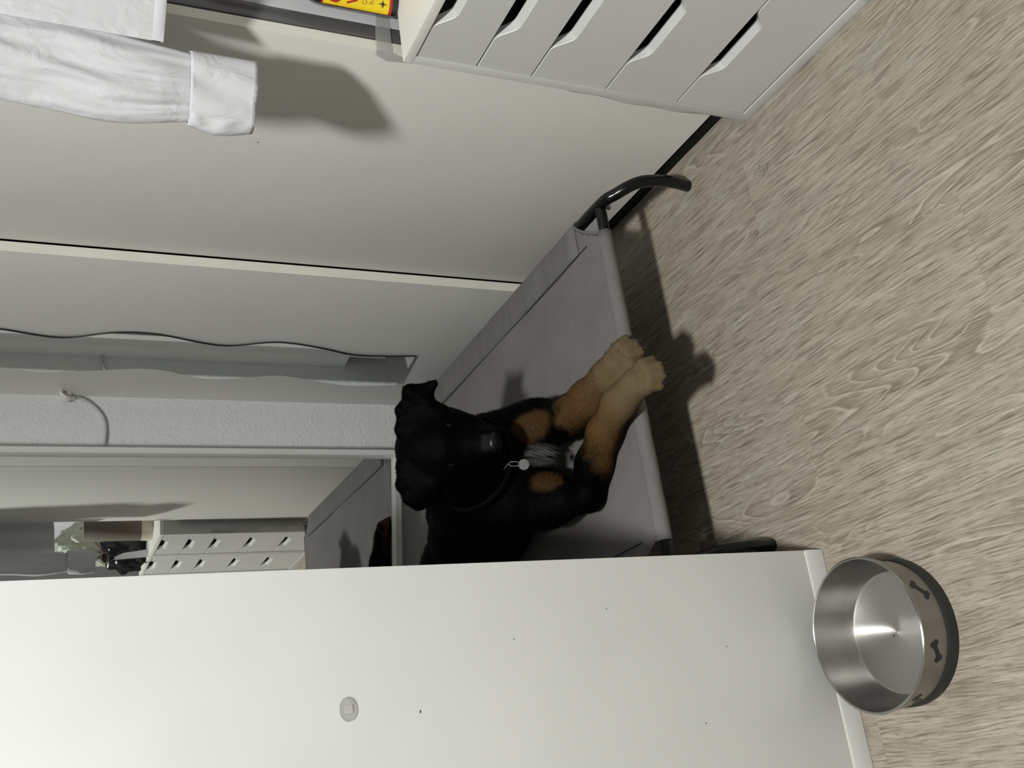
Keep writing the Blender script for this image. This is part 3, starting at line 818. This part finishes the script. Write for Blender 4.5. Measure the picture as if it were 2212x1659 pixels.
# trunk
cone((-.570, -.985, .312), (-.615, -.84, .292), .112, .104, .05)
cone((-.615, -.84, .292), (-.675, -.66, .272), .104, .088, .05)
cone((-.675, -.66, .272), (-.715, -.52, .258), .088, .082, .05)
cone((-.550, -1.045, .290), (-.56, -1.00, .29), .078, .10, .04)         # brisket
cone((-.585, -.96, .375), (-.555, -1.03, .42), .075, .075, .05)        # withers
cone((-.560, -1.00, .385), (-.540, -1.075, .455), .090, .075, .045)    # neck
cone((-.552, -1.075, .345), (-.545, -1.10, .41), .060, .06, .045)      # throat
# haunches and the hind leg lying out to the back right
ell((-.70, -.53, .262), (.085, .12, .078), None, .05)
cone((-.69, -.50, .245), (-.56, -.47, .232), .055, .040, .035)
cone((-.56, -.47, .232), (-.475, -.405, .220), .036, .026, .025)
cone((-.475, -.405, .220), (-.40, -.375, .214), .024, .024, .02)
cone((-.72, -.44, .225), (-.80, -.42, .21), .035, .014, .03)           # tail root
# viewer-left foreleg
cone((-.630, -1.00, 0.3450), (-.645, -1.125, 0.2670), .066, .052, .04)     # shoulder, upper arm
cone((-.645, -1.125, 0.2670), (-.662, -1.212, 0.2260), .050, .030, .03)
cone((-.660, -1.215, 0.2220), (-.612, -1.262, 0.2260), .033, .034, .02)    # elbow to forearm
cone((-.612, -1.262, 0.2260), (-.568, -1.325, 0.2290), .034, .031, .02)
cone((-.568, -1.325, 0.2290), (-.539, -1.400, 0.2330), .031, .030, .02)    # wrist
cone((-.539, -1.400, 0.2330), (-.522, -1.462, 0.2270), .029, .030, .02)
# viewer-right foreleg
cone((-.495, -1.04, 0.3400), (-.480, -1.12, 0.2670), .065, .052, .045)
cone((-.482, -1.10, 0.2620), (-.494, -1.20, 0.2350), .050, .040, .035)
cone((-.494, -1.20, 0.2350), (-.487, -1.29, 0.2330), .041, .036, .025)
cone((-.487, -1.29, 0.2330), (-.474, -1.372, 0.2320), .034, .030, .02)
cone((-.474, -1.372, 0.2320), (-.464, -1.420, 0.2320), .029, .031, .02)
TOES = []
def paw(c, d, side, spread=.0165):
    d = np.array(d, float); d /= np.linalg.norm(d)
    s = np.array(side, float); s -= d * (s @ d); s /= np.linalg.norm(s)
    n = np.cross(s, d); n = n if n[2] > 0 else -n
    c = np.array(c, float)
    for q, (o, l) in enumerate(((-1.45, .020), (-.5, .032), (.5, .032), (1.45, .021))):
        base = c + s * o * spread * .8
        tip = c + s * o * spread + d * l - n * .008
        mid = base + d * l * .55 + n * .006
        cone(base, mid, .0150, .0128, .004); cone(mid, tip, .0128, .0105, .004)
        TOES.append((tip + d * .007 + n * .001, d - n * .55, s, n))
paw((-.519, -1.482, .222), (.05, -1, -.28), (1, .1, .12))
paw((-.460, -1.437, .229), (.10, -1, -.25), (.85, .15, .55))
paw((-.392, -.372, .210), (.8, .3, -.1), (-.3, 1, .1))
# head
ell(hd(0, -.008, .0), (.070, .078, .060), HAX, .03)
for s in (-1, 1):
    cone(hd(s * .038, .012, -.022), hd(s * .028, .055, -.026), .040, .034, .03)      # cheeks
    cone(hd(s * .022, .024, .034), hd(s * .046, .018, .022), .017, .016, .018)       # brows
    cone(hd(s * .019, .076, -.030), hd(s * .016, .110, -.034), .025, .0195, .014)     # lips
    cone(hd(s * .018, .108, .004), hd(s * .010, .112, .004), .006, .006, .006)
cone(hd(0, .035, .006), hd(0, .082, -.006), .040, .0285, .025)                       # muzzle bridge
cone(hd(0, .082, -.006), hd(0, .113, -.010), .0290, .0235, .02)
cone(hd(0, .02, -.052), hd(0, .098, -.047), .034, .0175, .02)                        # lower jaw
cone(hd(0, -.035, -.03), hd(0, -.060, -.065), .056, .050, .04)                        # nape
cone(hd(.0, -.02, -.055), (-.548, -1.07, .40), .055, .07, .04)
# ears
er = {'a': hd(.038, -.054, .044), 'b': hd(.075, -.052, .050), 'c': hd(.112, -.030, .050), 'd': hd(.124, .016, .030), 'e': hd(.094, -.004, .030), 'f': hd(.066, .020, .018)}
for q in ('abf', 'bcf', 'cef', 'cde'): tri(er[q[0]], er[q[1]], er[q[2]], .0075, .018)
cone(er['a'], er['f'], .012, .010, .02)
el = {'a': hd(-.036, -.056, .040), 'b': hd(-.070, -.060, .046), 'c': hd(-.098, -.052, .034), 'd': hd(-.111, -.040, .018), 'e': hd(-.104, -.018, .004), 'f': hd(-.070, -.004, .016)}
for q in ('abf', 'bcf', 'cdf', 'def'): tri(el[q[0]], el[q[1]], el[q[2]], .0082, .020)
cone(el['a'], el['f'], .013, .011, .02)

def sdf_cone(P, a, b, ra, rb):
    ab = b - a; t = np.clip(((P - a) @ ab) / (ab @ ab), 0, 1)
    return np.linalg.norm(P - a - t[..., None] * ab, axis=-1) - (ra + (rb - ra) * t)
def sdf_ell(P, c, r, ax):
    q = (P - c) @ ax.T
    k0 = np.linalg.norm(q / r, axis=-1); k1 = np.linalg.norm(q / (r * r), axis=-1)
    return k0 * (k0 - 1) / np.maximum(k1, 1e-9)
def sdf_tri(P, a, b, c, r):
    ba, cb, ac = b - a, c - b, a - c; nor = np.cross(ba, ac)
    pa, pb, pc = P - a, P - b, P - c
    def seg(p, e): t = np.clip((p @ e) / (e @ e), 0, 1); v = p - t[..., None] * e; return (v * v).sum(-1)
    ins = np.sign(pa @ np.cross(ba, nor)) + np.sign(pb @ np.cross(cb, nor)) + np.sign(pc @ np.cross(ac, nor))
    d1 = np.minimum(np.minimum(seg(pa, ba), seg(pb, cb)), seg(pc, ac)); d2 = (pa @ nor) ** 2 / (nor @ nor)
    return np.sqrt(np.where(ins < 2, d1, d2)) - r
FN = {'c': sdf_cone, 'e': sdf_ell, 't': sdf_tri}
def bounds(kind, d):
    if kind == 'c': r = max(d[2], d[3]); return np.minimum(d[0], d[1]) - r, np.maximum(d[0], d[1]) + r
    if kind == 'e': r = max(d[1]); return d[0] - r, d[0] + r
    return np.minimum(np.minimum(d[0], d[1]), d[2]) - d[3], np.maximum(np.maximum(d[0], d[1]), d[2]) + d[3]
lo = np.min([bounds(k, d)[0] for k, d, _ in PR], axis=0) - .02
hi = np.max([bounds(k, d)[1] for k, d, _ in PR], axis=0) + .02
HS = .0036
dim = np.ceil((hi - lo) / HS).astype(int) + 1
field = np.full(dim, .2, np.float32)
for kind, d, k in PR:
    b0, b1 = bounds(kind, d)
    mrg = k + .03
    i0 = np.maximum(np.floor((b0 - mrg - lo) / HS).astype(int), 0); i1 = np.minimum(np.ceil((b1 + mrg - lo) / HS).astype(int) + 1, dim)
    ax_ = [lo[q] + HS * np.arange(i0[q], i1[q]) for q in range(3)]
    P = np.stack(np.meshgrid(*ax_, indexing='ij'), -1)
    v = FN[kind](P, *d)
    sl = tuple(slice(i0[q], i1[q]) for q in range(3))
    f = field[sl]
    h = np.maximum(k - np.abs(f - v), 0) / k
    field[sl] = np.minimum(f, v) - h * h * k * .25

def surface_nets(f):
    s = f < 0
    nx, ny, nz = f.shape
    corners = [(i, j, k) for i in (0, 1) for j in (0, 1) for k in (0, 1)]
    def sub(a, c): return a[c[0]:nx - 1 + c[0], c[1]:ny - 1 + c[1], c[2]:nz - 1 + c[2]]
    cnt = sum(sub(s, c).astype(np.int8) for c in corners)
    act = (cnt > 0) & (cnt < 8)
    ids = -np.ones(act.shape, np.int64); ids[act] = np.arange(act.sum())
    cell = np.argwhere(act)
    acc = np.zeros((len(cell), 3)); num = np.zeros(len(cell))
    vals = {c: sub(f, c)[act] for c in corners}
    for a in corners:
        for q in range(3):
            if a[q] == 0:
                b = list(a); b[q] = 1; b = tuple(b)
                va, vb = vals[a], vals[b]
                cr = (va < 0) != (vb < 0)
                t = np.where(cr, va / np.where(cr, va - vb, 1), 0)
                p = np.array(a, float)[None] + np.eye(3)[q][None] * t[:, None]
                acc[cr] += p[cr]; num[cr] += 1
    V = cell + acc / num[:, None]
    Fs = []
    for q in range(3):
        r, t = (q + 1) % 3, (q + 2) % 3
        s0 = np.swapaxes(s, 0, 0)
        sa = [slice(None)] * 3; sb = [slice(None)] * 3
        sa[q] = slice(0, -1); sb[q] = slice(1, None)
        A, B = s[tuple(sa)], s[tuple(sb)]
        e = np.argwhere(A != B)
        ok = (e[:, r] > 0) & (e[:, t] > 0) & (e[:, r] < f.shape[r] - 1) & (e[:, t] < f.shape[t] - 1)
        e = e[ok]
        flip = A[tuple(e.T)]
        def cid(dr, dt):
            c = e.copy(); c[:, r] -= dr; c[:, t] -= dt
            return ids[tuple(c.T)]
        quad = np.stack([cid(1, 1), cid(0, 1), cid(0, 0), cid(1, 0)], 1)
        quad[~flip] = quad[~flip][:, ::-1]
        Fs.append(quad)
    return V, np.vstack(Fs)
DV, DF = surface_nets(field)
DV = lo + DV * HS
# rest on the canvas: nothing sinks below the cloth
lx_ = (DV[:, 0] + .062) * math.cos(RZ) + (DV[:, 1] + 1.446) * math.sin(RZ)
ly_ = -(DV[:, 0] + .062) * math.sin(RZ) + (DV[:, 1] + 1.446) * math.cos(RZ)
low = np.where((DV[:, 2] < .22) & (ly_ > YN - .012) & (lx_ > XL))[0]
for q in low:
    zc_ = sheet_z(lx_[q], max(ly_[q], YN)) + (.0008 if ly_[q] > YN + .012 else .0022)
    if DV[q, 2] < zc_: DV[q, 2] = zc_
# light smoothing of the net
def smooth_once(V, F, lam):
    acc = np.zeros_like(V); n = np.zeros(len(V))
    for a in range(4):
        i, j = F[:, a], F[:, (a + 1) % 4]
        np.add.at(acc, i, V[j]); np.add.at(n, i, 1); np.add.at(acc, j, V[i]); np.add.at(n, j, 1)
    return V + lam * (acc / n[:, None] - V)
for lam in (.5, -.52) * 5: DV = smooth_once(DV, DF, lam)

# coat colours of the animal: black with tan legs, tan chest patches and a pale chest star
def seg_t(P, pts):
    """distance to a polyline and the arc position along it, 0..1"""
    pts = [np.array(p, float) for p in pts]; L = [np.linalg.norm(b - a) for a, b in zip(pts, pts[1:])]; T = sum(L)
    best = np.full(len(P), 9.0); tt = np.zeros(len(P)); acc = 0
    for a, b, l in zip(pts, pts[1:], L):
        t = np.clip(((P - a) @ (b - a)) / l ** 2, 0, 1); d = np.linalg.norm(P - a - t[:, None] * (b - a), axis=1)
        m_ = d < best; best = np.where(m_, d, best); tt = np.where(m_, (acc + t * l) / T, tt); acc += l
    return best, tt
def sstep(a, b, x): t = np.clip((x - a) / (b - a), 0, 1); return t * t * (3 - 2 * t)
def coat(P):
    from mathutils import noise as mn
    jit = np.array([mn.noise(Vector(p * 45)) for p in P]) * .5 + np.array([mn.noise(Vector(p * 160)) for p in P]) * .35
    C = np.tile(npv(.0006, .0007, .0009), (len(P), 1))
    tan = npv(.082, .044, .0165); pale = npv(.118, .088, .050); white = npv(.11, .105, .09); brown = npv(.035, .016, .007)
    def put(wt, c): nonlocal C; C = C * (1 - wt[:, None]) + c * wt[:, None]
    dl, tl = seg_t(P, [(-.662, -1.214, .232), (-.612, -1.262, .234), (-.568, -1.325, .237), (-.539, -1.40, .241), (-.519, -1.51, .228)])
    topn = (P[:, 2] - .237)
    wl = sstep(.055, .045, dl) * sstep(.16, .42, tl + .10 * jit - np.clip(topn, -.03, .03) * 3.0)
    put(wl, tan); put(wl * sstep(.45, .90, tl + .10 * jit), pale)
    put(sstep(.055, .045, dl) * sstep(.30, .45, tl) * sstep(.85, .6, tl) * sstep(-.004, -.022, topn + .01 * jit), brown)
    dr, tr = seg_t(P, [(-.485, -1.10, .262), (-.494, -1.20, .243), (-.487, -1.29, .241), (-.474, -1.372, .24), (-.460, -1.47, .232)])
    wr_ = sstep(.062, .048, dr) * sstep(.30, .42, tr + .10 * jit) * (P[:, 1] < -1.15)
    put(wr_, tan); put(wr_ * sstep(.52, .95, tr + .10 * jit), pale)
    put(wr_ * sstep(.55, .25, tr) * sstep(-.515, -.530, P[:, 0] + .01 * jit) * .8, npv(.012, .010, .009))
    for (c, r) in (((-.500, -1.175, .305), .034), ((-.614, -1.178, .288), .028)):
        d = np.linalg.norm((P - np.array(c)) * npv(1, .7, .8), axis=1)
        put(sstep(r * 1.15, r * .7, d + .010 * jit), tan * .6)
    d = np.linalg.norm((P - npv(-.553, -1.142, .275)) * npv(1.15, .8, .75), axis=1)
    put(sstep(.032, .014, d + .014 * jit), white)
    dh, th = seg_t(P, [(-.475, -.405, .22), (-.40, -.375, .214), (-.36, -.36, .205)])
    put(sstep(.045, .035, dh) * sstep(.0, .35, th + .08 * jit) * sstep(.228, .212, P[:, 2] + .006 * jit), tan)
    q = (P - H_O) @ HAX.T
    wj = sstep(.026, .010, np.linalg.norm((q - npv(.044, .062, -.040)) * npv(1, .6, 1), axis=1) + .006 * jit)
    put(wj, brown * 1.4)
    gq = np.linalg.norm((q - npv(0, .105, -.052)) * npv(.8, 1, 1), axis=1)
    put(sstep(.022, .010, gq + .006 * jit) * .6, npv(.05, .05, .048))
    put(sstep(.02, .012, np.abs(q[:, 0])) * sstep(.104, .112, q[:, 1]) * sstep(-.018, -.008, q[:, 2]), npv(.012, .012, .013))
    return C
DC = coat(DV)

def fur_mat(name, rough, sheen):
    m = mat(name, (.02, .02, .02), rough, spec=.03); g = G(m)
    a = g.n('ShaderNodeAttribute', attribute_name='coat', attribute_type='GEOMETRY')
    g.set('Base Color', a.outputs['Color'])
    g.b.inputs['Sheen Weight'].default_value = sheen; g.b.inputs['Sheen Roughness'].default_value = .4
    g.b.inputs['Sheen Tint'].default_value = (.55, .65, .85, 1)
    return m
dog = empty('dog', (-.58, -1.0, .1865), 'black and tan dog lying on the raised bed, head turned to the viewer', 'dog')
me = bpy.data.meshes.new('body')
me.from_pydata(DV.tolist(), [], DF.tolist()); me.update()
at_ = me.color_attributes.new('coat', 'FLOAT_COLOR', 'POINT')
at_.data.foreach_set('color', np.hstack([DC, np.ones((len(DC), 1))]).astype(np.float32).ravel())
me.polygons.foreach_set('use_smooth', [True] * len(me.polygons))
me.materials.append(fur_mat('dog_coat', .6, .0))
link(bpy.data.objects.new('body', me), dog)

# short fur as fine strands lying along the coat
A_, B_, C_, D_ = (DV[DF[:, q]] for q in range(4))
FNm = np.cross(C_ - A_, D_ - B_); ar = np.linalg.norm(FNm, axis=1) + 1e-12; FNm /= ar[:, None]
NS = 70000
pick = rng.choice(len(DF), NS, p=ar / ar.sum())
u_, v_ = rng.random((NS, 1)), rng.random((NS, 1))
Pp = A_[pick] * (1 - u_) * (1 - v_) + B_[pick] * u_ * (1 - v_) + C_[pick] * u_ * v_ + D_[pick] * (1 - u_) * v_
Nn = FNm[pick]; Cc = DC[DF[pick, 0]]
keep = Pp[:, 2] > .188
qh = (Pp - H_O) @ HAX.T
inhead = (np.abs(qh[:, 0]) < .13) & (qh[:, 1] > -.1) & (qh[:, 2] > -.075)
keep &= ~(inhead & (qh[:, 1] > .092) & (qh[:, 2] > -.03))
flow = np.tile(npv(-.15, .75, -.55), (NS, 1))
flow[inhead] = Pp[inhead] - hd(0, .125, .0)
lg = (Pp[:, 1] < -1.20) & (Pp[:, 2] < .30)
flow[lg] = npv(.25, -1, -.1)
flow -= Nn * (flow * Nn).sum(1)[:, None]; flow /= np.linalg.norm(flow, axis=1)[:, None] + 1e-9
dirv = flow + Nn * .28 + rng.normal(0, .16, (NS, 3)); dirv /= np.linalg.norm(dirv, axis=1)[:, None]
ln_ = np.where(inhead, .0065, np.where(lg, .007, .011)) * rng.uniform(.6, 1.3, NS)
wd = np.cross(dirv, Nn); wd /= np.linalg.norm(wd, axis=1)[:, None] + 1e-9
chest = np.linalg.norm((Pp - npv(-.553, -1.142, .275)) * npv(1.1, .8, .7), axis=1) < .034
ln_[chest] *= 2.0; dirv[chest] = dirv[chest] * .6 + npv(-.1, -.5, -.6); Cc[chest] = Cc[chest] * 1.1
Pp, dirv, ln_, wd, Cc = (x_[keep] for x_ in (Pp, dirv, ln_, wd, Cc))
NS = len(Pp); hw_ = .00045
FV = np.empty((NS, 3, 3)); FV[:, 0] = Pp - wd * hw_; FV[:, 1] = Pp + wd * hw_; FV[:, 2] = Pp + dirv * ln_[:, None]
mf = bpy.data.meshes.new('fur')
mf.from_pydata(FV.reshape(-1, 3).tolist(), [], np.arange(NS * 3).reshape(-1, 3).tolist()); mf.update()
cc3 = np.repeat(Cc * rng.uniform(.75, 1.35, (NS, 1)), 3, axis=0)
fa = mf.color_attributes.new('coat', 'FLOAT_COLOR', 'POINT')
fa.data.foreach_set('color', np.hstack([cc3, np.ones((len(cc3), 1))]).astype(np.float32).ravel())
mf.materials.append(fur_mat('dog_fur', .55, .0))
tag(link(bpy.data.objects.new('fur', mf), dog), 'short black and tan fur', kind='stuff')

# eyes, nose, claws
eye_m = mat('dog_eye', (.002, .0014, .0012), .03, 0, .4)
lid_m = mat('dog_eyelid', (.001, .001, .0012), .7, spec=.03)
for s in (-1, 1):
    c = hd(s * .0345, .0400, .0285)
    bm = bmesh.new(); bmesh.ops.create_uvsphere(bm, u_segments=24, v_segments=14, radius=.0125)
    bmesh.ops.translate(bm, vec=Vector(c), verts=bm.verts)
    e = bm_obj('eye', bm, eye_m, dog, True)
    look = np.array(CAM) - c; look /= np.linalg.norm(look)
    sx = np.cross(look, H_N); sx /= np.linalg.norm(sx); sy = np.cross(sx, look)
    P = [c + look * .0078 + sx * .0125 * math.cos(t) + sy * .0088 * math.sin(t) for t in np.linspace(0, 2 * math.pi, 25)]
    tube('eyelid', P, .0032, lid_m, dog, 8)
nose_m = mat('dog_nose', (.0025, .0025, .003), .35, spec=.3); g = G(nose_m); g.bump(g.noise(g.pos(), 700, 2), .3, .001)
bm = bmesh.new(); bmesh.ops.create_uvsphere(bm, u_segments=28, v_segments=18, radius=1)
for v in bm.verts:
    x_, y_, z_ = v.co
    wv_ = .0205 * (1 - .25 * (z_ < 0) * -z_)
    p_ = npv(x_ * wv_, y_ * .013, z_ * .0145)
    for s in (-1, 1):
        dn = ((x_ - s * .52) ** 2 + (z_ + .12) ** 2) ** .5
        if y_ > 0 and dn < .34: p_ = p_ - npv(0, .0055 * (1 - dn / .34), 0)
    v.co = Vector(hd(p_[0], .123 + p_[1], .000 + p_[2]))
bm_obj('nose', bm, nose_m, dog, True)
claw_m = mat('dog_claw', (.012, .011, .010), .3)
for (p_, d_, s_, n_) in TOES:
    d_ = d_ / np.linalg.norm(d_)
    P = catmull([p_ - d_ * .005, p_ + d_ * .004, p_ + d_ * .010 - n_ * .004], 3)
    tube('claw', P, np.linspace(.0040, .0009, len(P)), claw_m, dog, 8)
# collar with ring and tag
cl = []
cc_ = npv(-.5500, -1.075, .405); axn = npv(.10, -.62, .78); axn /= np.linalg.norm(axn)
ex = np.cross(axn, npv(0, 1, 0)); ex /= np.linalg.norm(ex); ey = np.cross(axn, ex)
V = []; F = []
for k in range(40):
    t = 2 * math.pi * k / 40
    for (dr_, dz) in ((.0, -.010), (.0025, -.008), (.0025, .008), (.0, .010)):
        V.append(cc_ + (ex * math.cos(t) + ey * math.sin(t)) * (.098 + dr_) + axn * dz)
for k in range(40):
    for j in range(3): F.append((k * 4 + j, ((k + 1) % 40) * 4 + j, ((k + 1) % 40) * 4 + j + 1, k * 4 + j + 1))
col_o = mesh('collar', V, F, mat('collar_leather', (.002, .002, .0026), .7, spec=.1), dog, True)
steel_tag = mat('tag_steel', (.13, .13, .13), .4, .5)
def pix(x, y, Y):
    u_, v_p = (1659 - y - 829.5) / FPX, (x - 1106) / FPX
    d_ = fw + r2 * u_ - u2 * v_p
    return np.array(CAM + d_ * ((Y - CAM.y) / d_.y))
tc = npv(-.604, -1.232, .3635)
tl_n = np.array(CAM) - tc; tl_n /= np.linalg.norm(tl_n)
tv = npv(0, 0, 1) - tl_n * tl_n[2]; tv /= np.linalg.norm(tv); tu = np.cross(tv, tl_n)
bm = bmesh.new(); 
ring0 = [bm.verts.new(Vector(tc + .0105 * (tu * math.cos(t) + tv * math.sin(t)) + tl_n * .0008)) for t in np.linspace(0, 2 * math.pi, 33)[:-1]]
ring1 = [bm.verts.new(Vector(tc + .0105 * (tu * math.cos(t) + tv * math.sin(t)) - tl_n * .0008)) for t in np.linspace(0, 2 * math.pi, 33)[:-1]]
bm.faces.new(ring0); bm.faces.new(ring1[::-1])
for k in range(32): bm.faces.new((ring0[k], ring1[k], ring1[(k + 1) % 32], ring0[(k + 1) % 32]))
bm_obj('name_tag', bm, steel_tag, col_o)
dk = mat('tag_engraving', (.12, .12, .12), .5)
P = [tc + tl_n * .0010 + .0028 * (tu * math.cos(t) + tv * math.sin(t)) - tv * .0025 for t in np.linspace(0, 2 * math.pi, 17)]
tube('tag_engraving', P, .0004, dk, col_o, 5)
P = [tc + tl_n * .0009 + .0092 * (tu * math.cos(t) + tv * math.sin(t)) for t in np.linspace(0, 2 * math.pi, 33)]
tube('tag_engraving', P, .0004, dk, col_o, 5)
rc = tc + tv * .0185 + tu * .001
P = [rc + .0105 * tv * math.cos(t) + .0045 * tu * math.sin(t) + tl_n * .001 for t in np.linspace(0, 2 * math.pi, 25)]
tube('key_ring', P, .0008, M['bolt'], col_o, 6)
rc2 = rc + tv * .015 - tu * .004
P = [rc2 + .0085 * (tv * .6 - tu * .8) * math.cos(t) + .007 * tl_n * math.sin(t) for t in np.linspace(0, 2 * math.pi, 25)]
tube('key_ring', P, .0009, M['bolt'], col_o, 6)
